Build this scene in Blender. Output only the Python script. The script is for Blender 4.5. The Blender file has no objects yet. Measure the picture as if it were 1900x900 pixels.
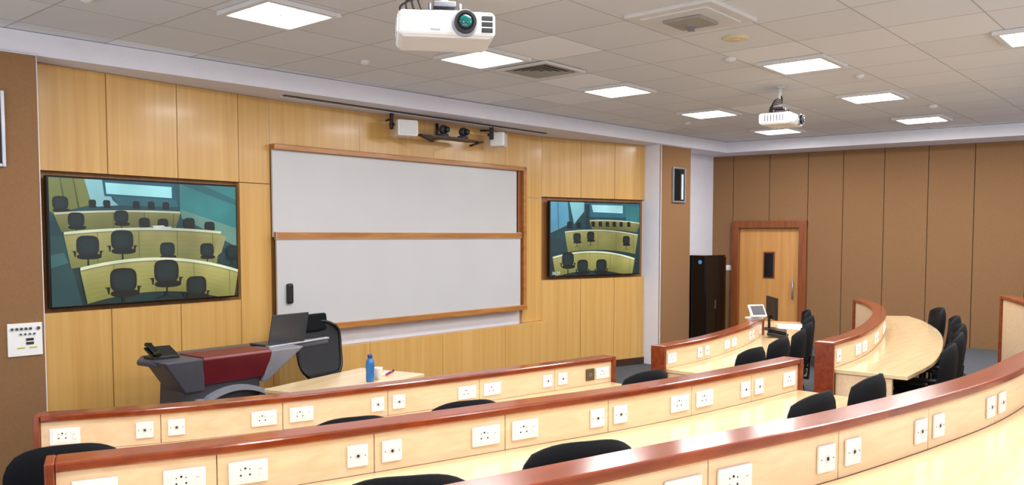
import bpy, bmesh, math, random
from mathutils import Matrix, Vector, Euler
random.seed(4)
sc=bpy.context.scene
try:
    sc.view_settings.view_transform='Standard'; sc.view_settings.look='None'
except Exception: pass
COL=sc.collection
def lin(h):
    h=h.lstrip('#'); v=[int(h[i:i+2],16)/255 for i in (0,2,4)]
    return tuple([(c/12.92 if c<=.04045 else ((c+.055)/1.055)**2.4) for c in v])+(1.,)
# ------------------------------------------------ materials
def base(name):
    m=bpy.data.materials.new(name); m.use_nodes=True
    nt=m.node_tree; b=nt.nodes['Principled BSDF']; return m,nt,b
def simple(name,c,rough=.5,metal=0,var=.08,nscale=8,bump=0,bscale=200,emis=0,spec=.5,coat=0):
    m,nt,b=base(name)
    col=lin(c)
    tc=nt.nodes.new('ShaderNodeTexCoord'); n=nt.nodes.new('ShaderNodeTexNoise')
    n.inputs['Scale'].default_value=nscale; n.inputs['Detail'].default_value=3
    nt.links.new(tc.outputs['Object'],n.inputs['Vector'])
    r=nt.nodes.new('ShaderNodeValToRGB')
    r.color_ramp.elements[0].position=.3; r.color_ramp.elements[1].position=.7
    r.color_ramp.elements[0].color=tuple([x*(1-var) for x in col[:3]])+(1,)
    r.color_ramp.elements[1].color=tuple([min(1,x*(1+var)) for x in col[:3]])+(1,)
    nt.links.new(n.outputs['Fac'],r.inputs['Fac']); nt.links.new(r.outputs['Color'],b.inputs['Base Color'])
    b.inputs['Roughness'].default_value=rough; b.inputs['Metallic'].default_value=metal
    b.inputs['Specular IOR Level'].default_value=spec; b.inputs['Coat Weight'].default_value=coat
    if bump:
        n2=nt.nodes.new('ShaderNodeTexNoise'); n2.inputs['Scale'].default_value=bscale
        nt.links.new(tc.outputs['Object'],n2.inputs['Vector'])
        bp=nt.nodes.new('ShaderNodeBump'); bp.inputs['Strength'].default_value=bump; bp.inputs['Distance'].default_value=.005
        nt.links.new(n2.outputs['Fac'],bp.inputs['Height']); nt.links.new(bp.outputs['Normal'],b.inputs['Normal'])
    if emis:
        b.inputs['Emission Color'].default_value=col; b.inputs['Emission Strength'].default_value=emis
    return m
def wood(name,c1,c2,scale,rough=.4,coat=0,dist=.6,lo=.3,hi=.7):
    m,nt,b=base(name)
    tc=nt.nodes.new('ShaderNodeTexCoord'); mp=nt.nodes.new('ShaderNodeMapping')
    mp.inputs['Scale'].default_value=scale
    nt.links.new(tc.outputs['Object'],mp.inputs['Vector'])
    n=nt.nodes.new('ShaderNodeTexNoise'); n.inputs['Scale'].default_value=1; n.inputs['Detail'].default_value=6; n.inputs['Distortion'].default_value=dist
    nt.links.new(mp.outputs['Vector'],n.inputs['Vector'])
    r=nt.nodes.new('ShaderNodeValToRGB'); r.color_ramp.elements[0].position=lo; r.color_ramp.elements[1].position=hi
    r.color_ramp.elements[0].color=lin(c1); r.color_ramp.elements[1].color=lin(c2)
    nt.links.new(n.outputs['Fac'],r.inputs['Fac']); nt.links.new(r.outputs['Color'],b.inputs['Base Color'])
    b.inputs['Roughness'].default_value=rough; b.inputs['Coat Weight'].default_value=coat; b.inputs['Coat Roughness'].default_value=.12
    return m
M_panel=wood('beech_veneer_wall','#C39450','#D2A966',(18,18,.5),.3,.12,lo=.25,hi=.75)
M_paneld=simple('panel_shadow_gap','#4A3018',.8)
M_fabgap=simple('fabric_seam','#4E3622',.9)
M_niche=wood('niche_brown_wood','#7A4E28','#94652F',(12,12,1),.5)
M_desk=wood('beech_laminate_desk','#E6C49C','#EED3B0',(2.2,30,30),.3,.15)
M_top=wood('beech_worktop','#E0C292','#E9CFA4',(2.2,26,26),.15,.4)
M_mah=wood('mahogany_polished','#70290E','#913F18',(2.5,22,22),.22,.4)
M_frame=wood('board_frame_wood','#96602B','#B97E40',(2,20,20),.35,.2)
M_doorf=wood('door_frame_wood','#713A18','#8E4D24',(18,18,1.2),.35,.2)
M_door=wood('door_leaf_veneer','#C08546','#D29A5A',(14,14,.6),.35,.2)
M_fab=simple('brown_fabric','#8D6A4A',.9,bump=.5,bscale=260,var=.05,nscale=60,spec=.15)
M_white=simple('white_paint','#E2E2EC',.6,var=.02)
M_soff=simple('soffit_paint','#DCDBE4',.7,var=.02)
M_board=simple('whiteboard_enamel','#C0C0C2',.3,var=.015,nscale=2)
M_blk=simple('black_plastic','#101012',.4,var=.1)
M_blkg=simple('black_gloss','#060607',.12,var=.1)
M_blkf=simple('black_fabric','#0C0D12',.85,bump=.3,bscale=400,spec=.2)
M_mesh=simple('black_mesh_fabric','#26262A',.75,bump=.6,bscale=500)
M_dgrey=simple('dark_grey_plastic','#3B3B42',.4)
M_slate=simple('slate_grey_laminate','#4C4C56',.4)
M_grey=simple('grey_plastic','#83848E',.4)
M_silver=simple('silver_metal','#A9ABB2',.3,metal=.6)
M_chrome=simple('chrome','#D0D0D4',.25,metal=.8)
M_red=simple('dark_red_panel','#65121D',.4)
M_wpl=simple('white_plastic','#EFEFEE',.35,var=.02)
M_cream=simple('cream_plastic','#D8C9A4',.5)
M_hole=simple('dark_hole','#2A2A2A',.8)
M_brpl=simple('brown_plate','#5B4A2E',.5)
M_carp=simple('grey_carpet','#55575C',.95,bump=.7,bscale=300,var=.25,nscale=90,spec=.1)
M_basb=simple('dark_baseboard','#3A2418',.5)
M_diff=simple('lamp_diffuser','#FFFFFF',.5,var=0,emis=7)
M_lfr=simple('ceiling_metal_frame','#D4D4D4',.45,var=.02)
M_ventd=simple('vent_grey','#9A968E',.6)
M_lens=simple('lens_glass','#0C4A48',.05,emis=.25)
M_blue=simple('blue_bottle','#2B6FB5',.15)
M_blued=simple('blue_cap','#173E86',.4)
M_yel=simple('yellow_label','#C9B53A',.6)
M_paper=simple('paper','#E8E8E6',.7)
M_mred=simple('marker_red','#B01F1F',.4); M_mblu=simple('marker_blue','#22418F',.4)
M_lap=simple('laptop_grey','#35373C',.35)
M_stripe=simple('sticker_blue','#4A86B8',.3,emis=.5)
def ceilmat():
    m,nt,b=base('ceiling_tiles'); N=nt.nodes; L=nt.links
    tc=N.new('ShaderNodeTexCoord'); mp=N.new('ShaderNodeMapping'); mp.inputs['Rotation'].default_value=(0,0,math.radians(-3))
    L.new(tc.outputs['Object'],mp.inputs['Vector'])
    mu=N.new('ShaderNodeVectorMath'); mu.operation='MULTIPLY'; mu.inputs[1].default_value=(1/.687,1/.645,0); L.new(mp.outputs['Vector'],mu.inputs[0])
    ad=N.new('ShaderNodeVectorMath'); ad.operation='ADD'; ad.inputs[1].default_value=(.756,.971,0); L.new(mu.outputs[0],ad.inputs[0])
    fl=N.new('ShaderNodeVectorMath'); fl.operation='FLOOR'; L.new(ad.outputs[0],fl.inputs[0])
    fr=N.new('ShaderNodeVectorMath'); fr.operation='FRACTION'; L.new(ad.outputs[0],fr.inputs[0])
    wn=N.new('ShaderNodeTexWhiteNoise'); wn.noise_dimensions='3D'; L.new(fl.outputs[0],wn.inputs['Vector'])
    r=N.new('ShaderNodeValToRGB'); e=r.color_ramp.elements
    e[0].position=0; e[0].color=lin('#D6D8DC'); e[1].position=1; e[1].color=lin('#EEF0F4')
    e2=e.new(.85); e2.color=lin('#DDDFE2')
    L.new(wn.outputs['Value'],r.inputs['Fac'])
    sp=N.new('ShaderNodeSeparateXYZ'); L.new(fr.outputs[0],sp.inputs[0])
    outs=[]
    for k in (0,1):
        s=N.new('ShaderNodeMath'); s.operation='SUBTRACT'; s.inputs[1].default_value=.5; L.new(sp.outputs[k],s.inputs[0])
        a=N.new('ShaderNodeMath'); a.operation='ABSOLUTE'; L.new(s.outputs[0],a.inputs[0])
        g=N.new('ShaderNodeMath'); g.operation='GREATER_THAN'; g.inputs[1].default_value=.491; L.new(a.outputs[0],g.inputs[0]); outs.append(g)
    mx=N.new('ShaderNodeMath'); mx.operation='MAXIMUM'; L.new(outs[0].outputs[0],mx.inputs[0]); L.new(outs[1].outputs[0],mx.inputs[1])
    mix=N.new('ShaderNodeMix'); mix.data_type='RGBA'; L.new(mx.outputs[0],mix.inputs['Factor'])
    L.new(r.outputs['Color'],mix.inputs['A']); mix.inputs['B'].default_value=lin('#B2B2B2')
    L.new(mix.outputs['Result'],b.inputs['Base Color']); b.inputs['Roughness'].default_value=.9
    n2=N.new('ShaderNodeTexNoise'); n2.inputs['Scale'].default_value=120; L.new(tc.outputs['Object'],n2.inputs['Vector'])
    bp=N.new('ShaderNodeBump'); bp.inputs['Strength'].default_value=.2; bp.inputs['Distance'].default_value=.004
    L.new(n2.outputs['Fac'],bp.inputs['Height']); L.new(bp.outputs['Normal'],b.inputs['Normal'])
    return m
M_ceil=ceilmat()
# ------------------------------------------------ mesh builder
class B:
    def __init__(s): s.bm=bmesh.new(); s.mats=[]
    def mi(s,m):
        if m not in s.mats: s.mats.append(m)
        return s.mats.index(m)
    def box(s,c,d,mat,bev=0,rot=None,seg=2):
        r=bmesh.ops.create_cube(s.bm,size=1); vs=r['verts']
        Mx=Matrix.Translation(Vector(c))@(Euler(rot).to_matrix().to_4x4() if rot else Matrix())@Matrix.Diagonal((*d,1))
        bmesh.ops.transform(s.bm,matrix=Mx,verts=vs)
        fs=set(f for v in vs for f in v.link_faces); i=s.mi(mat)
        for f in fs: f.material_index=i
        if bev:
            es=list(set(e for v in vs for e in v.link_edges))
            bmesh.ops.bevel(s.bm,geom=es,offset=bev,segments=seg,profile=.5,affect='EDGES')
        return s
    def cyl(s,p0,p1,r0,mat,r1=None,seg=20,smooth=True):
        p0=Vector(p0);p1=Vector(p1); r1=r0 if r1 is None else r1; d=p1-p0
        r=bmesh.ops.create_cone(s.bm,cap_ends=True,segments=seg,radius1=r0,radius2=r1,depth=d.length)
        Mx=Matrix.Translation((p0+p1)/2)@Vector((0,0,1)).rotation_difference(d.normalized()).to_matrix().to_4x4()
        bmesh.ops.transform(s.bm,matrix=Mx,verts=r['verts']); i=s.mi(mat)
        for f in set(f for v in r['verts'] for f in v.link_faces):
            f.material_index=i; f.smooth=smooth and len(f.verts)==4
        return s
    def sph(s,c,r,mat,scale=(1,1,1)):
        q=bmesh.ops.create_uvsphere(s.bm,u_segments=20,v_segments=12,radius=r)
        bmesh.ops.transform(s.bm,matrix=Matrix.Translation(Vector(c))@Matrix.Diagonal((*scale,1)),verts=q['verts']); i=s.mi(mat)
        for f in set(f for v in q['verts'] for f in v.link_faces): f.material_index=i; f.smooth=True
        return s
    def prism(s,pts,vec,mat,smooth=False):
        a=[s.bm.verts.new(Vector(p)) for p in pts]; b=[s.bm.verts.new(Vector(p)+Vector(vec)) for p in pts]
        i=s.mi(mat); n=len(a); fs=[s.bm.faces.new(a[::-1]),s.bm.faces.new(b)]
        for k in range(n): fs.append(s.bm.faces.new((a[k],a[(k+1)%n],b[(k+1)%n],b[k])))
        for f in fs: f.material_index=i
        return s
    def face(s,pts,mat):
        f=s.bm.faces.new([s.bm.verts.new(Vector(p)) for p in pts]); f.material_index=s.mi(mat); return s
    def rings(s,rings,mat,smooth=True,caps=True,close=True,loop=False):
        R=[[s.bm.verts.new(Vector(p)) for p in r] for r in rings]; i=s.mi(mat); n=len(R[0])
        prs=list(zip(R[:-1],R[1:]))+([(R[-1],R[0])] if loop else [])
        for a,b in prs:
            for k in range(n if close else n-1):
                f=s.bm.faces.new((a[k],a[(k+1)%n],b[(k+1)%n],b[k])); f.material_index=i; f.smooth=smooth
        if caps and close and not loop:
            for r in (R[0][::-1],R[-1]):
                f=s.bm.faces.new(r); f.material_index=i
        return s
    def tube(s,pts,rad,mat,loop=False,seg=10):
        P=[Vector(p) for p in pts]; n=len(P); R=[]
        for i in range(n):
            t=(P[(i+1)%n]-P[i-1]) if loop else (P[min(n-1,i+1)]-P[max(0,i-1)])
            t.normalize(); u=t.cross(Vector((0,1,0)))
            if u.length<.1: u=t.cross(Vector((0,0,1)))
            u.normalize(); v=t.cross(u)
            R.append([P[i]+u*rad*math.cos(2*math.pi*k/seg)+v*rad*math.sin(2*math.pi*k/seg) for k in range(seg)])
        return s.rings(R,mat,loop=loop)
    def lathe(s,prof,mat,c=(0,0,0),seg=24):
        c=Vector(c)
        return s.rings([[c+Vector((r*math.cos(2*math.pi*k/seg),r*math.sin(2*math.pi*k/seg),z)) for k in range(seg)] for r,z in prof],mat)
    def data(s,name,origin=None):
        bmesh.ops.recalc_face_normals(s.bm,faces=s.bm.faces)
        if origin is not None: bmesh.ops.translate(s.bm,verts=s.bm.verts,vec=-Vector(origin))
        me=bpy.data.meshes.new(name); s.bm.to_mesh(me); s.bm.free()
        for m in s.mats: me.materials.append(m)
        return me
def mkobj(name,me,parent=None,loc=(0,0,0),rot=(0,0,0),**props):
    o=bpy.data.objects.new(name,me); o.location=loc; o.rotation_euler=rot; COL.objects.link(o)
    if parent: o.parent=parent
    for k,v in props.items(): o[k]=v
    return o
def thing(name,label,cat,loc=(0,0,0),rotz=0,group=None):
    o=bpy.data.objects.new(name,None); o.empty_display_size=.2; o.location=loc; o.rotation_euler=(0,0,rotz); COL.objects.link(o)
    o['label']=label; o['category']=cat
    if group: o['group']=group
    return o
def part(root,name,b,label=None,bev=0,loc=(0,0,0),rot=(0,0,0),sub=0,origin=None):
    o=mkobj(name,b.data(name,origin),root,loc,rot)
    if label: o['label']=label
    if bev:
        md=o.modifiers.new('bevel','BEVEL'); md.width=bev; md.segments=2; md.limit_method='ANGLE'; md.angle_limit=math.radians(40)
    return o
def copytree(src,loc,rotz,label=None):
    n=src.copy(); n.location=loc; n.rotation_euler=(0,0,rotz); COL.objects.link(n)
    if label: n['label']=label
    for c in list(src.children):
        k=c.copy(); k.parent=n; COL.objects.link(k)
        for g in list(c.children):
            kk=g.copy(); kk.parent=k; COL.objects.link(kk)
    return n
def struct(name,b,**kw):
    o=mkobj(name,b.data(name),**kw); o['kind']='structure'; return o
# ------------------------------------------------ room shell
ZS=3.22; ZC=3.39; YB=-1.7
b=B(); b.prism([(-1.5,YB,-.1),(15,YB,-.1),(15,8.6,-.1),(-1.5,8.6,-.1)],(0,0,.1),M_carp); struct('floor',b)
b=B(); b.prism([(-3,-4.5,ZC),(16,-4.5,ZC),(16,8.6,ZC),(-3,8.6,ZC)],(0,0,.1),M_ceil); struct('ceiling',b)
b=B(); b.prism([(-3,6.82,ZS),(12.07,6.82,ZS),(12.07,8.6,ZS),(-3,8.6,ZS)],(0,0,.165),M_soff)
b.prism([(12.07,8.6,ZS),(12.07,6.82,ZS),(13.78,-4.5,ZS),(15.6,-4.5,ZS),(15.6,8.6,ZS)],(0,0,.165),M_soff)
struct('trim_1',b)
b=B(); b.box((0,0,0),(3.9,.05,.012),M_dgrey); b.box((0,.05,0),(3.9,.02,.02),M_white)
struct('trim_2',b,loc=(6.2,7.12,ZS-.004),rot=(0,0,math.radians(2.4)))
def walloc(P,Q): return math.atan2(Q[1]-P[1],Q[0]-P[0]), math.hypot(Q[0]-P[0],Q[1]-P[1])
def wall(name,P,Q,z1,panels,pm,bm_,base_h=.1,back=.0,gap=.0022):
    a,L=walloc(P,Q); b=B()
    b.box((L/2,.08,z1/2),(L,.1,z1),bm_)
    for (s0,s1,a0,a1) in panels:
        b.box(((s0+s1)/2,.005,(a0+a1)/2),(s1-s0-2*gap,.05,a1-a0-2*gap),pm,bev=.0015,seg=1)
    o=struct(name,b,loc=(P[0],P[1],0),rot=(0,0,a))
    if base_h:
        b=B(); b.box((L/2,-.025,base_h/2),(L,.02,base_h),M_basb,bev=.004); struct('baseboard_'+name.split('_',1)[1],b,loc=(P[0],P[1],0),rot=(0,0,a))
    return a,L
WL=((2.13,7.09),(4.27,7.36)); WC=((4.27,7.36),(8.42,7.53)); WR=((8.42,7.53),(10.28,7.15))
sl=[0,.55,1.177,1.80,2.156]; pn=[]
for i in range(4): pn.append((sl[i],sl[i+1],2.4,ZS))
for i in range(3): pn.append((sl[i],sl[i+1],.0,1.3))
pn+=[(1.80,2.156,0,2.4)]
wall('wall_front_west',*WL,ZS,pn,M_panel,M_niche)
sc_=[0,1.095,2.17,3.3,3.81,4.153]; pn=[(sc_[i],sc_[i+1],2.78,ZS) for i in range(4)]+[(3.81,4.153,2.4,ZS),(3.76,4.153,.75,2.4),(3.76,3.81,2.4,2.78)]
aC,LC=wall('wall_front',*WC,ZS,pn,M_panel,M_white,base_h=0)
sr=[0,.685,1.31,1.898]; pn=[]
for i in range(3): pn+= [(sr[i],sr[i+1],2.42,ZS),(sr[i],sr[i+1],0,1.3)]
wall('wall_front_east',*WR,ZS,pn,M_panel,M_niche)
b=B(); ds=[0,.45,1.12,2.2,3.3,4.12]
for i in range(5): b.box(((ds[i]+ds[i+1])/2,-.075,.375),(ds[i+1]-ds[i]-.005,.11,.75),M_panel,bev=.002,seg=1)
b.box((2.06,-.06,.37),(4.1,.08,.73),M_paneld)
struct('trim_3',b,loc=(*WC[0],0),rot=(0,0,aC))
def pier(name,x0,x1,y0,y1,ang=0):
    b=B(); b.box(((x0+x1)/2,(y0+y1)/2+.01,ZS/2),(x1-x0,y1-y0-.02,ZS),M_white)
    b.box(((x0+x1)/2,y0+.005,ZS/2),(x1-x0,.03,ZS),M_fab,bev=.008); struct(name,b)
pier('wall_pier',.2,2.07,6.80,7.6)
pier('wall_pier',10.28,11.08,6.86,7.6)
b=B(); b.box((11.9,7.4,ZS/2),(1.7,.1,ZS),M_white); struct('wall_recess',b)
PR0=(12.59,7.42); PR1=(14.68,-4.5)
aR,LR=walloc(PR0,PR1)
b=B(); b.box((LR/2,.08,ZS/2),(LR,.1,ZS),M_fabgap)
edges=[0,.42,1.02,1.63,2.16,2.75,3.35,3.95,4.6,5.3,6,6.7,7.4,8.1,8.8,9.5,10.2,10.9,LR]
DO=(.47,1.60); DH=2.14
for i in range(len(edges)-1):
    e0,e1=edges[i],edges[i+1]
    zz=DH if (e0>.4 and e1<1.7) else 0
    b.box(((e0+e1)/2,.012,(zz+ZS)/2),(e1-e0-.006,.045,ZS-zz),M_fab,bev=.002)
struct('wall_right',b,loc=(*PR0,0),rot=(0,0,aR))
b=B(); b.box(((LR+1.65)/2,-.025,.05),(LR-1.65,.02,.1),M_basb); struct('baseboard_right',b,loc=(*PR0,0),rot=(0,0,aR))
b=B(); w=.12
b.box((DO[0]+w/2-.04,-.04,DH/2),(w,.12,DH),M_doorf,bev=.01); b.box((DO[1]-w/2+.04,-.04,DH/2),(w,.12,DH),M_doorf,bev=.01)
b.box(((DO[0]+DO[1])/2,-.04,DH-w/2),(DO[1]-DO[0]+.08,.122,w),M_doorf,bev=.01)
b.box(((DO[0]+DO[1])/2,.0,(DH-w)/2),(DO[1]-DO[0]-.14,.04,DH-w),M_door,bev=.004)
b.box(((DO[0]+DO[1])/2,-.022,1.42),(.19,.012,.44),M_doorf,bev=.004)
b.box(((DO[0]+DO[1])/2,-.03,1.42),(.15,.012,.4),M_blkg,bev=.003)
hx=DO[1]-.17
b.cyl((hx,-.07,.88),(hx,-.07,1.2),.012,M_silver); b.cyl((hx,-.07,.92),(hx,-.02,.92),.01,M_silver); b.cyl((hx,-.07,1.16),(hx,-.02,1.16),.01,M_silver)
struct('door_1',b,loc=(*PR0,0),rot=(0,0,aR))
# ------------------------------------------------ paths
def cr(pts,n=10):
    P=[Vector(p) for p in pts]; P=[2*P[0]-P[1]]+P+[2*P[-1]-P[-2]]; out=[]
    for i in range(1,len(P)-2):
        for k in range(n):
            t=k/n; p0,p1,p2,p3=P[i-1:i+3]
            out.append(.5*((2*p1)+(p2-p0)*t+(2*p0-5*p1+4*p2-p3)*t*t+(3*p1-p0-3*p2+p3)*t**3))
    out.append(P[-2]); return out
class Path:
    def __init__(s,pts):
        s.p=cr(pts); s.c=[0]
        for a,b in zip(s.p[:-1],s.p[1:]): s.c.append(s.c[-1]+(b-a).length)
        s.L=s.c[-1]
    def at(s,d):
        d=max(0,min(s.L,d))
        for i in range(len(s.c)-1):
            if s.c[i+1]>=d: break
        t=(d-s.c[i])/(s.c[i+1]-s.c[i]); p=s.p[i].lerp(s.p[i+1],t)
        a=s.p[max(0,i-2)]; b=s.p[min(len(s.p)-1,i+3)]
        return p,(b-a).normalized()
    def sx(s,x):
        for i in range(len(s.p)-1):
            if s.p[i+1].x>=x: return max(0,s.c[i]+(x-s.p[i].x)/max(1e-6,s.p[i+1].x-s.p[i].x)*(s.c[i+1]-s.c[i]))
        return s.L
    def off(s,d,o):
        p,t=s.at(d); return p+Vector((t.y,-t.x))*o
def sweep(b,path,s0,s1,o0,o1,z0,z1,mat,step=.08):
    n=max(1,int((s1-s0)/step)); R=[]
    for i in range(n+1):
        d=s0+(s1-s0)*i/n; A=path.off(d,o0); C=path.off(d,o1)
        R.append([(A.x,A.y,z0),(A.x,A.y,z1),(C.x,C.y,z1),(C.x,C.y,z0)])
    b.rings(R,mat,smooth=False)
R1=Path([(1.40,4.665),(1.915,4.43),(2.5,4.24),(3.2,4.10),(3.82,4.00),(4.58,3.90),(5.0,3.855)])
R2=Path([(.95,3.05),(1.461,2.87),(2.055,2.72),(2.657,2.59),(3.222,2.47),(3.79,2.39),(4.427,2.34),(4.82,2.325)])
R3=Path([(.5,1.66),(.9,1.545),(1.316,1.44),(1.908,1.315),(2.351,1.22),(2.708,1.15),(3.3,1.07),(3.95,1.02),(4.88,1.04)])
R1b=Path([(5.76,3.90),(6.5,3.94),(7.5,4.13),(8.4,4.41),(9.3,4.75),(9.9,5.05)])
R2b=Path([(5.72,2.50),(6.5,2.58),(7.5,2.82),(8.5,3.15),(9.35,3.55),(9.8,3.85)])
R3b=Path([(5.6,1.12),(7.0,1.35),(8.2,1.75),(9.14,2.17)])
def tier(pts,z0,z1):
    p=cr(pts,6); q=[(v.x,v.y,z0) for v in p]+[(pts[-1][0],YB+.05,z0),(pts[0][0],YB+.05,z0)]
    b=B(); b.prism(q,(0,0,z1-z0),M_carp); struct('floor',b)
tier([(-.45,3.75),(.9,3.1),(2.05,2.76),(3.22,2.51),(4.99,2.365),(6.5,2.62),(8.5,3.19),(9.8,3.89),(11.2,4.8),(12.7,5.9)],0,.16)
tier([(-.7,2.1),(.5,1.70),(1.9,1.355),(3.3,1.11),(4.88,1.08),(7,1.39),(8.2,1.79),(9.14,2.21),(11,3.1),(12.9,4.2)],.16,.32)
tier([(-.8,.5),(1,.1),(3,-.25),(5,-.3),(7,0),(9,.6),(11,1.6),(13,2.8)],.32,.48)
# ------------------------------------------------ sockets
def sock_single(m=M_wpl):
    b=B(); b.box((0,-.005,0),(.086,.01,.086),m,bev=.004); b.cyl((0,-.009,0),(0,-.0115,0),.013,M_lfr if m is M_wpl else M_grey); b.cyl((0,-.011,0),(0,-.0125,0),.006,M_hole)
    for x in (-.03,.03): b.cyl((x,-.009,0),(x,-.0112,0),.0028,M_grey,seg=8)
    return b.data('data_socket')
def sock_double():
    b=B(); b.box((0,-.005,0),(.14,.01,.084),M_wpl,bev=.004); b.box((0,-.0105,0),(.112,.002,.06),M_wpl,bev=.001,seg=1)
    for x,z,r in ((-.012,.016,.0042),(-.028,-.008,.0036),(.004,-.008,.0036),(-.028,.012,.0022),(.004,.012,.0022)): b.cyl((x,-.011,z),(x,-.0125,z),r,M_hole,seg=10)
    b.box((.042,-.0125,0),(.016,.004,.03),M_wpl,bev=.0015,seg=1); b.box((.042,-.0145,.01),(.01,.001,.002),M_grey)
    return b.data('power_socket')
ME_S=sock_single(); ME_D=sock_double(); ME_B=sock_single(M_brpl)
CW=.125; CT=.035
def desk(path,xs,zf,zc,pats,label,capend=None,ends=(1,1),wt_off=.58):
    mid,_=path.at(path.L/2); org=(mid.x,mid.y,zf)
    r=thing('lecture_desk',label,'desk',org,0,'curved lecture hall desks')
    wt=zc-.19; S=[path.sx(x) for x in xs]; pf=CW-.017
    b=B(); sweep(b,path,S[0],S[-1],0,CW,zc-CT,zc,M_mah); part(r,'wooden_ledge',b,'polished mahogany ledge',bev=.008,origin=org)
    for a,c in zip(S[:-1],S[1:]):
        b=B(); sweep(b,path,a+.002,c-.002,pf-.016,pf,wt,zc-CT,M_desk); part(r,'back_panel',b,bev=.0015,origin=org)
    b=B(); sweep(b,path,S[0]+.01,S[-1]-.01,.02,pf-.017,zf,zc-CT,M_desk); part(r,'front_panel',b,origin=org)
    b=B(); sweep(b,path,S[0]+.01,S[-1]-.01,pf+.0005,wt_off,wt-.03,wt,M_top); part(r,'worktop',b,'glossy beech worktop',bev=.004,origin=org)
    if capend:
        b=B(); sweep(b,path,S[-1]-.008,capend,0,wt_off,wt-.03,wt,M_top); part(r,'worktop',b,bev=.004,origin=org)
        b=B(); sweep(b,path,capend-.04,capend-.01,.04,wt_off-.08,zf,wt-.031,M_desk); part(r,'side_panel',b,origin=org)
    for a,c in ((S[0]-.03,S[0]),(S[-1],S[-1]+.03)):
        b=B()
        if a<0:
            p,t=path.at(0); n=Vector((t.y,-t.x)); q=[p-t*.03-n*.004,p-n*.004,p+n*(CW+.004),p-t*.03+n*(CW+.004)]
        elif c>path.L:
            p,t=path.at(path.L); n=Vector((t.y,-t.x)); q=[p-n*.004,p+t*.03-n*.004,p+t*.03+n*(CW+.004),p+n*(CW+.004)]
        else:
            q=[path.off(a,-.004),path.off(c,-.004),path.off(c,CW+.004),path.off(a,CW+.004)]
        b.prism([(v.x,v.y,zf) for v in q],(0,0,zc-zf-.001),M_mah)
        part(r,'end_panel',b,'mahogany end panel',bev=.005,origin=org)
    for q in (S[0]+.02,(S[0]+S[-1])/2,S[-1]-.05):
        b=B(); sweep(b,path,q,q+.03,.13,wt_off-.1,zf,wt-.031,M_desk); part(r,'support_panel',b,origin=org)
    for (x,ty) in pats:
        d=path.sx(x); p,t=path.at(d); q=path.off(d,pf+.0003)
        me={'s':ME_S,'d':ME_D,'b':ME_B}[ty]
        o=mkobj({'s':'data_socket','d':'power_socket','b':'data_socket'}[ty],me,r,(q.x-org[0],q.y-org[1],wt+.078-zf),(0,0,math.atan2(t.y,t.x)))
        if ty=='b': o['label']='brown metal socket plate'
    return r
LB='curved beech desk row with mahogany ledge and white sockets'
def pairs(js,types,dx=(.07,.10)):
    out=[]
    for j,t in zip(js,types):
        q=dx[0] if t=='s' else dx[1]
        out+=[(j-q,t),(j+q,t)]
    return out
desk(R1,[1.40,1.90,2.49,3.12,3.78,4.43,5.0],0,1.0,[(1.50,'d')]+pairs([1.90,2.49,3.12,3.78,4.43],'sdsds')+[(4.77,'b'),(4.90,'d')],LB)
desk(R2,[.95,1.42,1.99,2.59,3.16,3.745,4.29,4.82],.16,1.16,[(1.06,'d')]+pairs([1.42,1.99,2.59,3.16,3.745,4.29],'dsdsds')+[(4.70,'d')],LB)
desk(R3,[.5,.95,1.47,2.04,2.62,3.20,3.83,4.88],.32,1.32,pairs([.95,1.47,2.04,2.62,3.20,3.83],'sddsss'),LB)
desk(R1b,[5.76,6.4,7.05,7.8,8.45],0,1.0,[(5.87,'d')]+pairs([6.4,7.05,7.8],'sds')+[(8.3,'s')],'curved beech desk row beside the aisle with equipment on it',capend=R1b.L)
desk(R2b,[5.72,6.4,7.1,7.9,8.7,9.8],.16,1.16,[(5.85,'s')]+pairs([6.4,7.1,7.9,8.7],'dsds'),'curved beech desk row near the brown fabric wall',wt_off=.6)
desk(R3b,[5.6,6.5,7.4,8.3,9.14],.32,1.32,pairs([6.5,7.4,8.3],'sds'),LB)
# ------------------------------------------------ chairs
def backshell(b,mat,w=.235,z0=.5,z1=1.0,y0=-.22,lean=.07,th=.035,curve=.07):
    nu,nv=12,10; F=[];K=[]
    for j in range(nv+1):
        v=j/nv; ww=w*(1-.22*abs(2*v-1)**4)*(1-.10*(1-v)); a=[];c=[]
        for i in range(nu+1):
            u=2*i/nu-1
            z=z0+(z1-z0)*v-.05*(abs(u)**3)*max(0,v-.6)/.4+.04*(abs(u)**3)*max(0,.3-v)/.3
            y=y0-lean*v+curve*u*u-.02*math.sin(math.pi*v)
            a.append((u*ww,y,z)); e=1-.5*max(abs(u)**6,abs(2*v-1)**6); c.append((u*ww,y-th*e,z))
        F.append(a);K.append(c)
    i_=b.mi(mat); bm=b.bm
    fv=[[bm.verts.new(p) for p in r] for r in F]; kv=[[bm.verts.new(p) for p in r] for r in K]
    def q(*v): f=bm.faces.new(v); f.material_index=i_; f.smooth=True
    for j in range(nv):
        for i in range(nu):
            q(fv[j][i],fv[j][i+1],fv[j+1][i+1],fv[j+1][i]); q(kv[j][i+1],kv[j][i],kv[j+1][i],kv[j+1][i+1])
    for i in range(nu): q(fv[0][i+1],fv[0][i],kv[0][i],kv[0][i+1]); q(fv[nv][i],fv[nv][i+1],kv[nv][i+1],kv[nv][i])
    for j in range(nv): q(fv[j][0],fv[j+1][0],kv[j+1][0],kv[j][0]); q(fv[j+1][nu],fv[j][nu],kv[j][nu],kv[j+1][nu])
    return F
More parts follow.
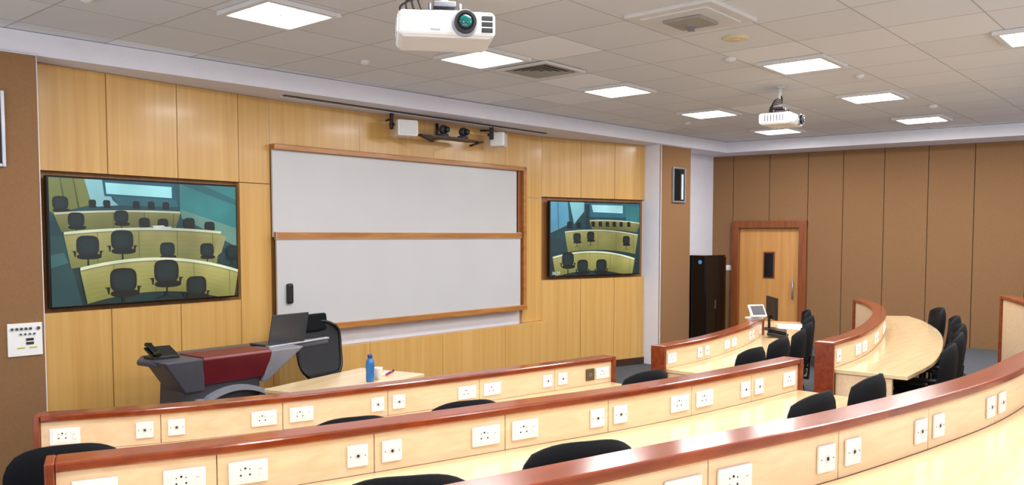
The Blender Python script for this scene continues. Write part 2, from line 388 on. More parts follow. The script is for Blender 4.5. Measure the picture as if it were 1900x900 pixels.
def chair(label,cat='chair',loc=(0,0,0),rot=0,group='black swivel chairs',high=False):
    r=thing('swivel_chair',label,cat,loc,rot,group)
    b=B(); b.box((0,0,.455),(.47,.46,.075),M_blkf,bev=.032,seg=4); part(r,'seat',b)
    b=B(); F=backshell(b,M_mesh if high else M_blkf,w=.25,z1=1.0,th=.035 if not high else .012)
    part(r,'backrest',b)
    if high:
        b=B(); rim=F[0]+[q[-1] for q in F[1:]]+F[-1][::-1][1:]+[q[0] for q in F[::-1][1:-1]]
        rim=[Vector(p)+Vector((0,-.006,0)) for p in rim]
        b.tube(rim,.014,M_blk,loop=True)
        part(r,'back_frame',b,'black plastic back frame')
        b=B(); b.box((0,-.295,.985),(.30,.05,.16),M_blkf,bev=.024,seg=4,rot=(.1,0,0)); part(r,'headrest',b)
    b=B(); b.box((0,-.13,.415),(.06,.3,.02),M_blk,bev=.006); b.box((0,-.285,.53),(.06,.02,.26),M_blk,bev=.006,rot=(.1,0,0)); b.box((0,0,.41),(.2,.2,.03),M_blk,bev=.008); part(r,'back_support',b)
    if not high:
        for sgn in (-1,1):
            b=B(); x=sgn*.27
            b.box((x,.0,.655),(.05,.24,.028),M_blk,bev=.011,seg=3); b.cyl((x,-.03,.65),(x,-.03,.45),.014,M_blk,seg=12); b.cyl((x,-.03,.455),(sgn*.15,-.03,.41),.013,M_blk,seg=12)
            part(r,'armrest',b)
    b=B(); b.cyl((0,0,.12),(0,0,.26),.03,M_blk); b.cyl((0,0,.26),(0,0,.41),.018,M_chrome); part(r,'gas_column',b)
    b=B(); b.cyl((0,0,.075),(0,0,.13),.045,M_blk)
    for k in range(5):
        a=2*math.pi*k/5+.3; c,s=math.cos(a),math.sin(a)
        b.rings([[(c*.03-s*w_,s*.03+c*w_,z) for w_,z in ((-.022,.085),(.022,.085),(.018,.125),(-.018,.125))],[(c*.29-s*w_,s*.29+c*w_,z) for w_,z in ((-.013,.062),(.013,.062),(.011,.08),(-.011,.08))]],M_blk,smooth=False)
    part(r,'star_base',b)
    for k in range(5):
        a=2*math.pi*k/5+.3; c,s=math.cos(a)*.28,math.sin(a)*.28
        b=B(); b.cyl((-.022,0,.028),(-.006,0,.028),.028,M_blk,seg=14); b.cyl((.006,0,.028),(.022,0,.028),.028,M_blk,seg=14); b.cyl((0,0,.02),(0,0,.075),.008,M_blk,seg=8)
        part(r,'caster',b,loc=(c,s,0),rot=(0,0,a))
    return r
first=None
def place(path,x,y,zf,label='black fabric swivel chair tucked under the curved desk',jit=0):
    global first
    d=path.sx(x); _,t=path.at(d); n=Vector((t.y,-t.x)); a=math.atan2(t.y,t.x)+jit
    c=Vector((x,y))+Vector((-math.sin(a),math.cos(a)))*.28
    if first is None: first=chair(label,loc=(c.x,c.y,zf),rot=a); return first
    return copytree(first,(c.x,c.y,zf),a,label)
for x,y,j in ((1.24,3.86,.1),(2.44,3.42,-.1),(3.12,3.31,-.2),(4.66,3.17,0)): place(R1,x,y,0,jit=j)
for x,y,j in ((1.62,2.0,-.3),(2.35,1.87,-.25),(3.86,1.66,.1),(4.54,1.66,.1)): place(R2,x,y,.16,jit=j)
for x,y in ((6.22,3.22),(6.99,3.36),(7.71,3.52),(8.4,3.75),(9.1,4.05),(9.8,4.4)): place(R1b,x,y,0,'black fabric swivel chair at the desk beside the aisle',jit=random.uniform(-.1,.15))
for x,y in ((6.2,1.76),(6.95,1.92),(7.65,2.10),(8.4,2.35),(9.25,2.74)): place(R2b,x,y,.16,'black fabric swivel chair at the desk near the fabric wall',jit=random.uniform(-.1,.15))
lc=chair('black mesh office chair with headrest behind the lectern',loc=(4.5,6.6,0),rot=math.radians(190),group='lecturer chair',high=True)
lc.scale=(1.15,1.05,1.08)
# ------------------------------------------------ televisions
def emi(c,s=.85):
    key='scr'+c
    m=bpy.data.materials.get(key)
    if m: return m
    m,nt,bs=base(key); bs.inputs['Base Color'].default_value=(.01,.01,.01,1); bs.inputs['Roughness'].default_value=.2
    n=nt.nodes.new('ShaderNodeTexNoise'); n.inputs['Scale'].default_value=2.2; n.inputs['Detail'].default_value=2; tc=nt.nodes.new('ShaderNodeTexCoord'); nt.links.new(tc.outputs['Object'],n.inputs['Vector'])
    r=nt.nodes.new('ShaderNodeValToRGB'); l=lin(c); r.color_ramp.elements[0].position=.3; r.color_ramp.elements[1].position=.7; r.color_ramp.elements[0].color=tuple(x*.72 for x in l[:3])+(1,); r.color_ramp.elements[1].color=tuple(x*1.2 for x in l[:3])+(1,)
    nt.links.new(n.outputs['Fac'],r.inputs['Fac']); nt.links.new(r.outputs['Color'],bs.inputs['Emission Color']); bs.inputs['Emission Strength'].default_value=s
    return m
def mixc(a,c,t):
    A=[int(a[i:i+2],16) for i in (1,3,5)];C=[int(c[i:i+2],16) for i in (1,3,5)]
    return '#%02X%02X%02X'%tuple(int(x+(y-x)*t) for x,y in zip(A,C))
def tv(P,Q,s0,s1,z0,z1,kind,label):
    a,_=walloc(P,Q); c,s=math.cos(a),math.sin(a); W=s1-s0; H=z1-z0
    r=thing('television',label,'television',(P[0]+c*s0,P[1]+s*s0,z0),a,'wall televisions')
    b=B(); b.box((W/2,-.035,H/2),(W,.05,H),M_blkg,bev=.006); b.box((W/2,.0,H/2),(W*.6,.05,H*.5),M_blk); part(r,'television_body',b)
    b=B(); lay=[0]; w,h=W-.03,H-.03
    def P3(u,v,l): return (.015+u*w,-.0605-l*.00012,.015+(1-v)*h)
    def poly(pts,col):
        lay[0]+=1; b.face([P3(min(1,max(0,u)),min(1,max(0,v)),lay[0]) for u,v in pts],emi(col))
    def desk_(x0,x1,ya,ym,yb,hgt,c1,c2,top='#D5DDB8',th=.02):
        n=16; X=[x0+(x1-x0)*i/n for i in range(n+1)]; Y=[ya*(1-i/n)**2+2*(i/n)*(1-i/n)*ym+yb*(i/n)**2 for i in range(n+1)]
        K=7
        for k in range(K):
            f0=hgt*k/K; f1=hgt*(k+1)/K
            A=[(x+.03*(1-2*i/n)*k/K,y+th+f0) for i,(x,y) in enumerate(zip(X,Y))]
            C=[(x+.03*(1-2*i/n)*(k+1)/K,y+th+f1) for i,(x,y) in enumerate(zip(X,Y))]
            poly(A+C[::-1],mixc(c1,c2,k/(K-1)))
        poly([(x,y) for x,y in zip(X,Y)]+[(x,y+th) for x,y in zip(X,Y)][::-1],top)
        poly([(x,y+th*.8) for x,y in zip(X,Y)]+[(x,y+th*1.15) for x,y in zip(X,Y)][::-1],mixc(top,'#4A4A20',.6))
        for i in range(3,n,4): poly([(X[i]-.0015,Y[i]+th),(X[i]+.0015,Y[i]+th),(X[i]+.0015,Y[i]+th+hgt),(X[i]-.0015,Y[i]+th+hgt)],mixc(c2,'#202008',.4))
    def ell(cx,cy,rx,ry,p=3.5,n=20,y0=None):
        o=[]
        for k in range(n):
            t=2*math.pi*k/n; ct,st=math.cos(t),math.sin(t)
            o.append((cx+rx*abs(ct)**(2/p)*(1 if ct>0 else -1),cy+ry*abs(st)**(2/p)*(1 if st>0 else -1)))
        return o
    def chr_(x,y,s,dark='#0B1A1C'):
        if s>.07:
            poly([(x-.03*s,y+.3*s),(x+.03*s,y+.3*s),(x+.04*s,y+.95*s),(x-.04*s,y+.95*s)],'#0C1618')
            poly([(x-.4*s,y+1.08*s),(x,y+.92*s),(x+.4*s,y+1.08*s),(x+.38*s,y+1.11*s),(x,y+.98*s),(x-.38*s,y+1.11*s)],'#0C1618')
        poly(ell(x+.05*s,y+.28*s,.5*s,.2*s,2.6),'#0A1214')
        poly(ell(x,y-.45*s,.46*s,.66*s,3.4),dark)
        if s>.07:
            for k,cc in ((.88,'#0C1E20'),(.76,'#0F2627'),(.6,'#122C2D')): poly(ell(x,y-.43*s,.46*s*k,.66*s*k,3.4),cc)
        if s>.1:
            for g in (-1,1): poly([(x+g*.46*s,y-.1*s),(x+g*.62*s,y-.08*s),(x+g*.62*s,y-.03*s),(x+g*.57*s,y-.02*s),(x+g*.53*s,y+.3*s),(x+g*.48*s,y+.3*s)],'#0A1416')
    for k in range(6): poly([(0,k/6),(1,k/6),(1,(k+1)/6+.002 if k<5 else 1),(0,(k+1)/6+.002 if k<5 else 1)],mixc('#1F5660','#143234',k/5))
    if kind==1:
        poly([(0,0),(.17,0),(.2,.2),(.02,.28),(0,.26)],'#7C8448'); poly([(.05,0),(.055,0),(.08,.26),(.07,.26)],'#4E5A2C'); poly([(.11,0),(.115,0),(.14,.23),(.13,.23)],'#4E5A2C')
        poly([(.165,0),(.26,0),(.3,.16),(.33,.2),(.2,.22)],'#8FCBD2'); poly([(.25,0),(.63,0),(.64,.14),(.26,.13)],'#1B5C74')
        poly([(.265,.02),(.615,.03),(.615,.125),(.27,.11)],'#A9F2F6'); poly([(.3,.13),(.64,.14),(.65,.2),(.33,.2)],'#2A6A78')
        poly([(.66,0),(1,0),(1,.38),(.66,.22)],'#37888A'); poly([(.66,.0),(.8,0),(1,.12),(1,.17)],'#2A6E74'); poly([(.66,.22),(1,.38),(1,.55),(.67,.3)],'#6C9C8C'); poly([(.68,.3),(1,.55),(1,.62),(.72,.42)],'#2B5254')
        poly([(0,.45),(.06,.45),(.14,1),(0,1)],'#234E50'); poly([(0,.6),(.06,.58),(.08,.66),(0,.7)],'#3A6E6C')
        for x in (.2,.27,.42,.5,.58): chr_(x,.205,.04)
        chr_(.05,.23,.08)
        desk_(.02,.66,.27,.225,.24,.13,'#8E8E56','#707640')
        for x,y,s_ in ((.12,.36,.085),(.34,.33,.08),(.46,.37,.065),(.56,.375,.065),(.71,.37,.07),(.83,.40,.07)): chr_(x,y,s_)
        desk_(.06,.9,.42,.345,.41,.26,'#ABA565','#85874A','#E4ECC8',.026); poly([(.88,.43),(.93,.46),(.9,.6),(.85,.66)],'#A8A66C')
        poly([(.5,.365),(.56,.36),(.585,.385),(.52,.40)],'#F0F8F0'); poly([(.55,.375),(.6,.37),(.62,.395),(.57,.40)],'#E4F0E8')
        for x,y,s_ in ((.17,.58,.12),(.34,.54,.125),(.58,.605,.09),(.81,.615,.09),(.97,.63,.085)): chr_(x,y,s_)
        desk_(.13,1.0,.70,.54,.76,.26,'#B2AC64','#8A8A48','#ECF3CC',.03)
        for x,y,s_ in ((.34,.88,.15),(.57,.82,.15),(.74,.95,.13)): chr_(x,y,s_,'#070F12')
    else:
        poly([(0,0),(.18,0),(.2,.3),(0,.42)],'#5FA8C8'); poly([(.07,0),(.08,0),(.09,.37),(.08,.37)],'#3C7E9A'); poly([(.2,0),(.36,0),(.36,.12),(.25,.3)],'#8FD4E0'); poly([(.36,0),(1,0),(1,.2),(.4,.2)],'#2D6F86')
        poly([(.37,.02),(.42,.02),(.42,.4),(.38,.42)],'#123A48')
        poly([(.44,.03),(.8,.03),(.8,.14),(.46,.13)],'#B8F4FA'); poly([(.82,.02),(1,.05),(1,.35),(.84,.25)],'#347E84')
        desk_(.42,1,.24,.22,.27,.12,'#8E8E56','#707640')
        for x in (.46,.54,.62,.7,.78,.87): chr_(x,.31,.045)
        for x,y,s_ in ((.2,.33,.06),(.3,.33,.05)): chr_(x,y,s_)
        desk_(.15,.98,.4,.33,.44,.26,'#ABA565','#85874A','#E4ECC8')
        for x,y,s_ in ((.28,.52,.09),(.43,.50,.09),(.84,.56,.09)): chr_(x,y,s_)
        desk_(.02,.94,.74,.58,.78,.24,'#B2AC64','#8A8A48','#ECF3CC',.03)
        for x,y,s_ in ((.18,.84,.14),(.34,.93,.13),(.55,.93,.13)): chr_(x,y,s_,'#070F12')
    part(r,'screen',b,'lit screen showing a video feed of curved desk rows')
    if kind==2:
        t=bpy.data.curves.new('clock_text','FONT'); t.body='06:29'; t.size=.06; t.materials.append(emi('#FFFFFF'))
        o=bpy.data.objects.new('tmp',t); COL.objects.link(o); bpy.context.view_layer.update()
        me=bpy.data.meshes.new_from_object(o.evaluated_get(bpy.context.evaluated_depsgraph_get())); bpy.data.objects.remove(o)
        mkobj('clock_text',me,r,(.03,-.083,.035),(math.radians(90),0,0))
    return r
tv(*WL,.045,1.745,1.33,2.365,1,'large black-framed television on the wood panelled wall showing green video feed')
tv(*WR,.11,1.77,1.335,2.375,2,'black-framed television on the wood wall with clock on its feed')
# ------------------------------------------------ whiteboards
r=thing('sliding_whiteboard','two stacked sliding whiteboards in an orange-brown wood frame','whiteboard',(*WC[0],.93),aC)
z=lambda v:v-.93
b=B()
b.box((1.87,-.06,z(2.76)),(3.75,.09,.055),M_frame,bev=.006); b.box((1.87,-.06,z(.965)),(3.75,.12,.065),M_frame,bev=.006)
b.box((3.72,-.06,z(1.86)),(.06,.09,1.86),M_frame,bev=.006); b.box((3.655,-.04,z(1.86)),(.06,.05,1.8),M_doorf,bev=.004)
b.box((1.85,.0,z(1.86)),(3.7,.02,1.8),M_niche)
part(r,'frame',b)
b=B(); b.box((1.80,-.045,z(2.31)),(3.6,.025,.85),M_board,bev=.003); part(r,'whiteboard_panel',b)
b=B(); b.box((1.82,-.085,z(1.43)),(3.62,.025,.87),M_board,bev=.003); b.box((1.82,-.09,z(1.9)),(3.64,.045,.075),M_frame,bev=.005); part(r,'whiteboard_panel',b)
b=B(); b.box((.14,-.115,z(1.33)),(.07,.04,.2),M_blk,bev=.018,seg=3); part(r,'board_handle',b,'black board handle')
# ------------------------------------------------ wall items
def inset(x0,x1,y,z0,z1,label):
    r=thing('wall_speaker',label,'speaker',((x0+x1)/2,y,z0),0,'wall speaker niches'); W=x1-x0;H=z1-z0
    b=B(); 
    for xx in (-W/2+.012,W/2-.012): b.box((xx,-.015,H/2),(.024,.03,H),M_silver,bev=.003)
    for zz in (.012,H-.012): b.box((0,-.015,zz),(W-.05,.03,.024),M_silver,bev=.003)
    part(r,'metal_frame',b,'silver frame')
    b=B(); b.box((0,-.004,H/2),(W-.048,.014,H-.048),M_blk); b.box((-.05,-.012,H/2),(W*.5,.012,H*.86),M_blkf,bev=.004); part(r,'speaker_grille',b)
    b=B(); b.box((W*.26,-.014,H*.45),(.05,.016,H*.72),M_lfr,bev=.003); part(r,'side_strip',b,'pale metal strip')
    return r
inset(1.45,1.84,6.79,2.39,2.93,'black speaker in silver frame set in brown fabric pier')
inset(10.56,10.90,6.85,2.39,2.91,'black speaker in silver frame set in brown fabric pier')
r=thing('connector_plate','white metal connector plate with round and square ports','panel',(1.93,6.797,1.02))
b=B(); b.box((0,-.008,.12),(.23,.02,.24),M_wpl,bev=.003); part(r,'plate',b)
def port(x,zz,rad):
    b=B(); b.cyl((x,-.018,zz),(x,-.026,zz),rad,M_grey,seg=12); b.cyl((x,-.026,zz),(x,-.03,zz),rad*.55,M_hole,seg=10); part(r,'port',b)
for i in range(5): port(-.085+i*.03,.2,.011)
for i in range(4): port(-.03+i*.03,.16,.008)
port(.088,.2,.013)
for i in range(2): b=B(); b.box((.03,-.02,.12-i*.028),(.05,.006,.018),M_hole); part(r,'port',b)
for i in range(2): b=B(); b.box((-.03+i*.08,-.0195,.06),(.05,.004,.008),M_yel); part(r,'label_strip',b,'yellow label strip')
r=thing('light_switch','small white light switch on brown fabric wall','switch',(0,0,0))
aa=.36; r.location=(PR0[0]+math.cos(aR)*aa,PR0[1]+math.sin(aR)*aa,1.32); r.rotation_euler=(0,0,aR)
b=B(); b.box((0,-.018,.043),(.086,.016,.086),M_wpl,bev=.003); b.box((0,-.029,.043),(.03,.008,.05),M_wpl,bev=.002); part(r,'plate',b)
r=thing('equipment_cabinet','tall black equipment rack cabinet beside the fabric pier','cabinet',(11.41,6.84,0))
b=B(); b.box((0,0,.82),(.6,.48,1.56),M_blkg,bev=.008); b.box((0,0,.02),(.56,.44,.04),M_blk); part(r,'cabinet_body',b)
b=B(); b.box((-.148,-.248,.82),(.288,.016,1.5),M_blkg,bev=.004); b.box((-.03,-.262,.85),(.012,.014,.14),M_chrome,bev=.003); part(r,'cabinet_door',b)
b=B(); b.box((.148,-.248,.82),(.288,.016,1.5),M_blkg,bev=.004); part(r,'cabinet_door',b)
b=B(); b.cyl((-.301,-.15,1.5),(-.304,-.15,1.5),.03,M_stripe); part(r,'round_sticker',b,'blue round sticker')
# ------------------------------------------------ bracketed speakers and cameras
def spk(x,y,zz,rz,label):
    r=thing('bracket_speaker',label,'speaker',(x,y,zz),rz,'white bracket speakers')
    b=B(); b.prism([(-.12,-.09,-.085),(.12,-.09,-.085),(.09,.09,-.085),(-.09,.09,-.085)],(0,0,.17),M_wpl); part(r,'speaker_body',b,bev=.015)
    b=B(); b.box((0,-.092,0),(.2,.006,.14),M_lfr,bev=.002); part(r,'speaker_grille',b)
    b=B(); b.box((-.13,.06,.09),(.03,.05,.2),M_blk,bev=.006); b.box((-.08,.1,.05),(.12,.02,.03),M_blk,bev=.004); b.cyl((-.13,.06,.1),(-.13,.2,.1),.012,M_blk); part(r,'mounting_bracket',b,'black bracket')
spk(5.8,7.16,3.06,math.radians(-15),'small white speaker on black bracket above the whiteboard')
spk(7.33,7.25,3.07,math.radians(35),'small white speaker angled on black bracket above the whiteboard')
r=thing('conference_camera','two round video cameras on a curved black shelf','camera',(6.48,7.2,3.0),math.radians(2.4))
b=B(); b.prism([(-.5,0,0),(-.35,-.08,0),(0,-.12,0),(.35,-.08,0),(.5,0,0),(.35,.08,0),(-.35,.08,0)],(0,0,.018),M_blk)
b.box((0,.13,.03),(.1,.2,.03),M_blk); b.cyl((0,.2,.02),(0,.2,.2),.018,M_blk)
b.box((-.40,-.05,-.02),(.2,.06,.02),M_blk,bev=.006,rot=(0,.3,0)); b.box((.40,-.05,-.02),(.2,.06,.02),M_blk,bev=.006,rot=(0,-.3,0)); part(r,'shelf',b)
for x in (-.12,.2):
    b=B(); b.cyl((x,-.02,.018),(x,-.02,.05),.065,M_dgrey); b.sph((x,-.03,.10),.055,M_dgrey); b.cyl((x,-.06,.10),(x,-.1,.095),.034,M_blkg); b.cyl((x,-.1,.095),(x,-.103,.095),.018,M_lens); part(r,'camera_head',b)
# ------------------------------------------------ ceiling lights
fix=None
def light(x,y,label='square recessed ceiling light with four glowing diffusers'):
    global fix
    if fix is None:
        r=thing('ceiling_light',label,'ceiling light',(x,y,ZC-.03),math.radians(3),'recessed ceiling lights')
        b=B(); h=.29
        for s in (-1,1):
            b.box((s*(h-.022),0,.013),(.044,.58,.03),M_lfr,bev=.003); b.box((0,s*(h-.022),.013),(.49,.044,.03),M_lfr,bev=.003)
        b.box((0,0,.018),(.49,.02,.018),M_lfr); b.box((0,0,.018),(.02,.49,.018),M_lfr); b.box((0,0,.026),(.5,.5,.006),M_lfr); part(r,'frame',b)
        for sx in (-1,1):
            for sy in (-1,1):
                b=B(); b.box((sx*.122,sy*.122,.012),(.215,.215,.026),M_diff,bev=.008); part(r,'diffuser',b)
        ld=bpy.data.lights.new('lamp','AREA'); ld.shape='SQUARE'; ld.size=.48; ld.energy=37; ld.color=(1,.99,.98)
        lo=bpy.data.objects.new('lamp',ld); COL.objects.link(lo); lo.parent=r; lo.location=(0,0,-.012)
        fix=r; return r
    return copytree(fix,(x,y,ZC-.03),math.radians(3))
for p in ((3.02,5.04),(4.93,5.06),(6.97,5.18),(9.03,5.34),(11.2,5.52),(7.03,3.25),(9.17,3.45),(11.36,3.65),(7.2,1.48),(3.1,3.0),(3.2,1.0),(5.2,1.1),(9.3,1.7),(11.5,1.9),(.9,1.2),(1.5,-1.2),(4,-1.2),(7,-1),(.9,3.2)): light(*p)
r=thing('air_vent','square slatted ceiling air diffuser','vent',(5.66,5.06,ZC-.02),math.radians(3))
b=B(); h=.2875
for s in (-1,1): b.box((s*(h-.02),0,.005),(.04,.575,.02),M_lfr,bev=.003); b.box((0,s*(h-.02),.005),(.495,.04,.02),M_lfr,bev=.003)
b.box((0,0,.016),(.5,.5,.004),M_dgrey); part(r,'frame',b)
b=B()
for k in range(4):
    q=.21-k*.052
    for s in (-1,1): b.box((s*q,0,.004),(.03,2*q,.004),M_ventd,rot=(0,s*.5,0)); b.box((0,s*q,.004),(2*q,.03,.004),M_ventd,rot=(-s*.5,0,0))
part(r,'louvre',b)
r=thing('air_conditioner','pale square ceiling cassette air unit with lowered centre plate','air conditioner',(5.02,3.12,ZC-.03),math.radians(3))
b=B(); b.box((0,0,.02),(.66,.66,.03),M_lfr,bev=.01); b.box((0,0,.003),(.5,.5,.012),M_lfr,bev=.005); part(r,'outer_frame',b)
b=B(); b.box((0,0,-.012),(.28,.28,.02),M_ventd,bev=.008); b.box((.08,.04,-.026),(.16,.05,.012),M_grey,rot=(0,0,.5)); part(r,'centre_plate',b)
def disc(name,cat,label,x,y,rad,hh,mat,kind=0):
    r=thing(name,label,cat,(x,y,ZC-hh))
    b=B(); b.lathe([(rad*.55,0),(rad*.8,hh*.2),(rad,hh*.7),(rad,hh)],mat); part(r,'housing',b)
    b=B(); b.cyl((0,0,-.004),(0,0,.004),rad*.35,M_lfr if kind==0 else mat); part(r,'centre_cap',b)
disc('ceiling_speaker','speaker','round cream ceiling speaker',5.78,3.2,.10,.02,M_cream,1)
SD='small white round smoke detector on the ceiling'
for x,y,rr in ((6.41,3.6,.055),(10.3,3.2,.055),(4.35,5.9,.045),(2.0,5.6,.045),(9.6,6.0,.045),(7.9,3.1,.045)): disc('smoke_detector','smoke detector',SD,x,y,rr,.035,M_lfr)
# ------------------------------------------------ projectors
def projector(x,y,zz,rz,label,sc=1,cable=True):
    r=thing('projector',label,'projector',(x,y,zz),rz,'ceiling projectors')
    r.scale=(sc,sc,sc)
    b=B(); b.box((0,0,0),(.5,.38,.13),M_wpl,bev=.03,seg=4); b.box((0,.0,-.045),(.46,.34,.05),M_wpl,bev=.012); part(r,'projector_body',b)
    b=B(); b.cyl((.09,-.185,.0),(.09,-.205,.0),.068,M_silver,seg=32); b.cyl((.09,-.2,.0),(.09,-.235,.0),.056,M_blk,seg=32); b.cyl((.09,-.232,0),(.09,-.238,0),.042,M_blkg,seg=32); b.sph((.09,-.232,0),.036,M_lens,(1,.35,1)); part(r,'lens',b)
    for zz_ in (-.03,.0,.03):
        b=B(); b.box((.205,-.189,zz_),(.06,.008,.026),M_blk,bev=.003); part(r,'air_vent_slot',b)
    b=B()
    for k in range(7): b.box((-.2505,-.1+k*.035,0),(.006,.012,.07),M_grey)
    part(r,'side_grille',b)
    b=B(); b.box((-.06,-.1905,-.035),(.05,.002,.01),M_grey); part(r,'nameplate',b)
    b=B(); b.box((0,.02,.085),(.2,.2,.015),M_dgrey,bev=.003)
    for sx in (-1,1):
        for sy in (-1,1): b.cyl((sx*.08,.02+sy*.08,.06),(sx*.08,.02+sy*.08,.13),.008,M_dgrey,seg=10)
    b.box((0,.02,.135),(.12,.12,.03),M_dgrey,bev=.005); top=(ZC-zz)/sc
    b.cyl((0,.02,.13),(0,.02,top-.01),.022,M_wpl); b.cyl((0,.02,top-.015),(0,.02,top),.06,M_lfr); part(r,'ceiling_mount',b)
    b=B()
    for q in range(4):
        pts=cr([(-.2+.04*q,.08,.05),(-.23+.03*q,.05,.13+.02*q),(-.14,.0,.17+.02*q),(-.04,-.02,.19+.012*q),(-.012+.01*q,.0,.26),(-.012,.02,top-.02)],6)
        b.tube(pts,.006,M_blk,seg=8)
    part(r,'cables',b,'black cables')
projector(3.0,3.37,2.98,math.radians(-37),'large white ceiling projector with green glass lens')
projector(8.0,3.91,3.06,math.radians(8),'white ceiling projector hanging on a short pole',.85)
# ------------------------------------------------ lectern
r=thing('lectern','curved grey lectern with dark red front panel','lectern',(3.12,6.25,0),math.radians(5))
b=B(); b.prism([(-.56,-.1,.93),(-.45,-.2,.93),(.25,-.2,.93),(.6,-.1,.93),(1.12,-.02,.93),(1.14,.1,.93),(.7,.3,.93),(-.45,.3,.93),(-.58,.1,.93)],(0,0,.045),M_slate); part(r,'desktop',b,'slate grey desktop',bev=.015)
b=B(); b.prism([(.4,-.16,.976),(1.12,-.03,.976),(1.12,.02,.976),(.4,-.1,.976)],(0,0,.02),M_silver); part(r,'silver_edge',b,'silver edge strip',bev=.006)
def tr(b,x0,x1,x2,x3,zt,zb,y,th,mat,sl=.06): b.prism([(x0,y,zt),(x1,y,zt),(x2,y+sl,zb),(x3,y+sl,zb)],(0,th,0),mat)
b=B(); tr(b,-.56,-.24,-.20,-.36,.978,.72,-.25,.3,M_slate); part(r,'side_wing',b,bev=.012)
b=B(); tr(b,.36,.68,.36,.31,.978,.72,-.25,.3,M_grey); part(r,'side_wing',b,'light grey side wing',bev=.012)
b=B(); b.rings([[(x0,-.252,.965),(x0,-.19,.765),(x0,.1,.765),(x0,.1,.985),(x0,-.235,.985)] for x0 in (-.24,.36)],M_red,smooth=False)
part(r,'front_panel',b,'dark red front panel sloping into the top',bev=.006)
b=B(); b.prism([(-.4,-.16,0),(.34,-.16,0),(.30,-.16,.765),(-.36,-.16,.765)],(0,.34,0),M_dgrey); b.box((-.03,0,.02),(.8,.46,.04),M_blk,bev=.01)
part(r,'pedestal',b,bev=.015)
b=B(); R=[]
for k in range(15):
    t=k/14; x=-.22+.56*t; zt=.60+(.09*math.sin(math.pi*t)**.7 if 0<t<1 else 0); R.append([(x,-.225,zt),(x,-.15,zt),(x,-.15,zt+.04),(x,-.225,zt+.04)])
b.rings(R,M_grey,smooth=False); b.box((.06,-.18,.32),(.5,.04,.6),M_slate,bev=.008); part(r,'arched_trim',b,'grey arched trim')
for xx in (-.25,.36):
    b=B(); b.cyl((xx,-.19,0),(xx,-.19,.66),.032,M_grey); part(r,'support_column',b,'silver grey column')
r=thing('laptop','open dark grey laptop seen from behind on the lectern','laptop',(3.72,6.33,.977),math.radians(8))
b=B(); b.box((0,0,.011),(.37,.25,.02),M_lap,bev=.006); part(r,'laptop_base',b)
b=B(); b.box((0,0,.13),(.38,.012,.26),M_lap,bev=.005); b.cyl((0,-.0065,.13),(0,-.0075,.13),.016,M_dgrey); part(r,'laptop_lid',b,loc=(0,-.125,.02),rot=(math.radians(14),0,0))
r=thing('desk_phone','black desk telephone on the lectern','telephone',(2.70,6.24,.976),math.radians(0))
b=B(); b.prism([(-.1,-.08,0),(.1,-.08,0),(.1,.1,0),(-.1,.1,0)],(0,0,.02),M_blk); b.box((0,.01,.045),(.2,.18,.02),M_blk,bev=.006,rot=(.35,0,0)); part(r,'phone_body',b,bev=.004)
b=B(); b.box((-.065,.01,.075),(.045,.2,.022),M_blkg,bev=.01,rot=(.35,0,0)); b.box((-.065,-.07,.045),(.05,.045,.03),M_blkg,bev=.01); b.box((-.065,.09,.1),(.05,.045,.03),M_blkg,bev=.01); part(r,'handset',b)
r=thing('table','small rectangular beech table in front of the lectern','table',(3.85,5.48,0),math.radians(15.6))
b=B(); b.box((0,0,.735),(1.15,.67,.03),M_top,bev=.005); part(r,'tabletop',b)
for sx in (-1,1):
    for sy in (-1,1): b=B(); b.box((sx*.53,sy*.29,.36),(.045,.045,.72),M_desk,bev=.004); part(r,'leg',b)
for sy in (-1,1): b=B(); b.box((0,sy*.29,.68),(1.02,.02,.08),M_desk); part(r,'apron',b)
r=thing('water_bottle','blue transparent water bottle standing on the beech table','bottle',(3.95,5.33,.75))
b=B(); b.lathe([(.03,0),(.034,.01),(.034,.06),(.031,.07),(.034,.08),(.034,.14),(.03,.165),(.016,.185),(.016,.19)],M_blue); part(r,'bottle_body',b)
b=B(); b.cyl((0,0,.188),(0,0,.215),.02,M_blued); part(r,'cap',b)
r=thing('paper_cup','white cup beside the blue bottle','cup',(4.06,5.37,.75))
b=B(); b.lathe([(.028,0),(.034,.09),(.036,.095),(.033,.095),(.031,.088),(.026,.01)],M_wpl); part(r,'cup_body',b)
for i,(m,l) in enumerate(((M_mred,'red'),(M_mblu,'blue'),(M_mred,'red'),(M_blk,'black'))):
    r=thing('marker_pen','%s whiteboard marker lying on the beech table'%l,'marker',(4.17+i*.05,5.46+i*.03,.76),.2+.1*i,'whiteboard markers')
    b=B(); b.cyl((-.06,0,0),(.03,0,0),.009,M_wpl,seg=12); part(r,'barrel',b); b=B(); b.cyl((.028,0,0),(.065,0,0),.01,m,seg=12); part(r,'cap',b)
r=thing('touch_panel','white framed tilted touch panel on the desk ledge','control panel',(8.3,4.29,1.0),math.radians(-30))
b=B(); b.box((0,0,.09),(.19,.025,.15),M_wpl,bev=.008,rot=(-.6,0,0)); b.prism([(-.08,0,0),(.08,0,0),(.08,.11,0),(-.08,.11,0)],(0,0,.02),M_wpl); b.box((0,.05,.045),(.1,.03,.08),M_wpl,bev=.004); part(r,'panel_body',b)
b=B(); b.box((0,-.012,.098),(.15,.006,.11),M_dgrey,rot=(-.6,0,0)); part(r,'screen',b)
r=thing('monitor','thin black computer monitor standing on the desk','monitor',(9.1,4.52,.81),math.radians(42))
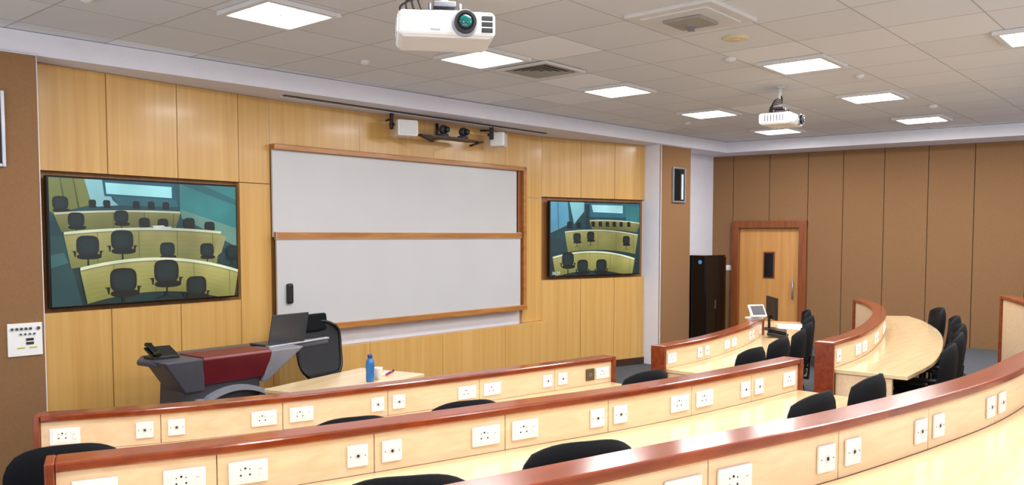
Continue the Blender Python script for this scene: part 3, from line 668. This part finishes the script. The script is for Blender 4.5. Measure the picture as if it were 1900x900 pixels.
b=B(); b.box((0,0,.25),(.40,.03,.26),M_blk,bev=.006); part(r,'monitor_screen',b); b=B(); b.box((0,.02,.008),(.2,.16,.016),M_blk,bev=.005); b.box((0,.03,.08),(.04,.02,.16),M_blk); part(r,'stand',b)
r=thing('keyboard','black keyboard lying on the desk','keyboard',(8.82,4.28,.81),math.radians(25))
b=B(); b.box((0,0,.01),(.4,.14,.018),M_blk,bev=.004); part(r,'keyboard_body',b)
b=B()
for i in range(12):
    for j in range(4): b.box((-.17+i*.031,-.045+j*.03,.021),(.024,.023,.006),M_dgrey)
part(r,'keys',b)
for k in range(3):
    r=thing('paper_sheet','white paper sheets lying on the beech desk','paper',(9.35+.13*k,4.38+.08*k,.81+.003*k),.3*k,'loose papers')
    b=B(); b.box((0,0,.002),(.21,.297,.003),M_paper); part(r,'sheet',b)
r=thing('desk_telephone','black telephone on the beech desk','telephone',(8.4,4.1,.81),.3)
b=B(); b.box((0,0,.03),(.18,.2,.04),M_blk,bev=.01,rot=(.15,0,0)); part(r,'phone_body',b); b=B(); b.box((-.05,0,.065),(.045,.2,.03),M_blkg,bev=.012,rot=(.15,0,0)); part(r,'handset',b)
# ------------------------------------------------ world + light + camera
w=bpy.data.worlds.new('world'); sc.world=w; w.use_nodes=True; w.node_tree.nodes['Background'].inputs[0].default_value=(.92,.94,1,1); w.node_tree.nodes['Background'].inputs[1].default_value=.9
sd=bpy.data.lights.new('soft_fill','SUN'); sd.energy=1.75; sd.angle=math.radians(50); sd.color=(.97,.98,1)
so=bpy.data.objects.new('soft_fill',sd); COL.objects.link(so)
so.rotation_euler=Vector((-.58,-.74,-.52)).to_track_quat('Z','Y').to_euler()
f=1550; pitch=math.atan(.056)
cd=bpy.data.cameras.new('camera'); cam=bpy.data.objects.new('camera',cd); COL.objects.link(cam); sc.camera=cam
cd.sensor_width=36; cd.lens=f/1900*36; cd.shift_y=(524-450)/1900; cd.clip_start=.05
cam.location=(0,0,1.9)
yaw=math.radians(43.75)
cam.rotation_euler=(math.pi/2-pitch,0,yaw-math.pi/2)
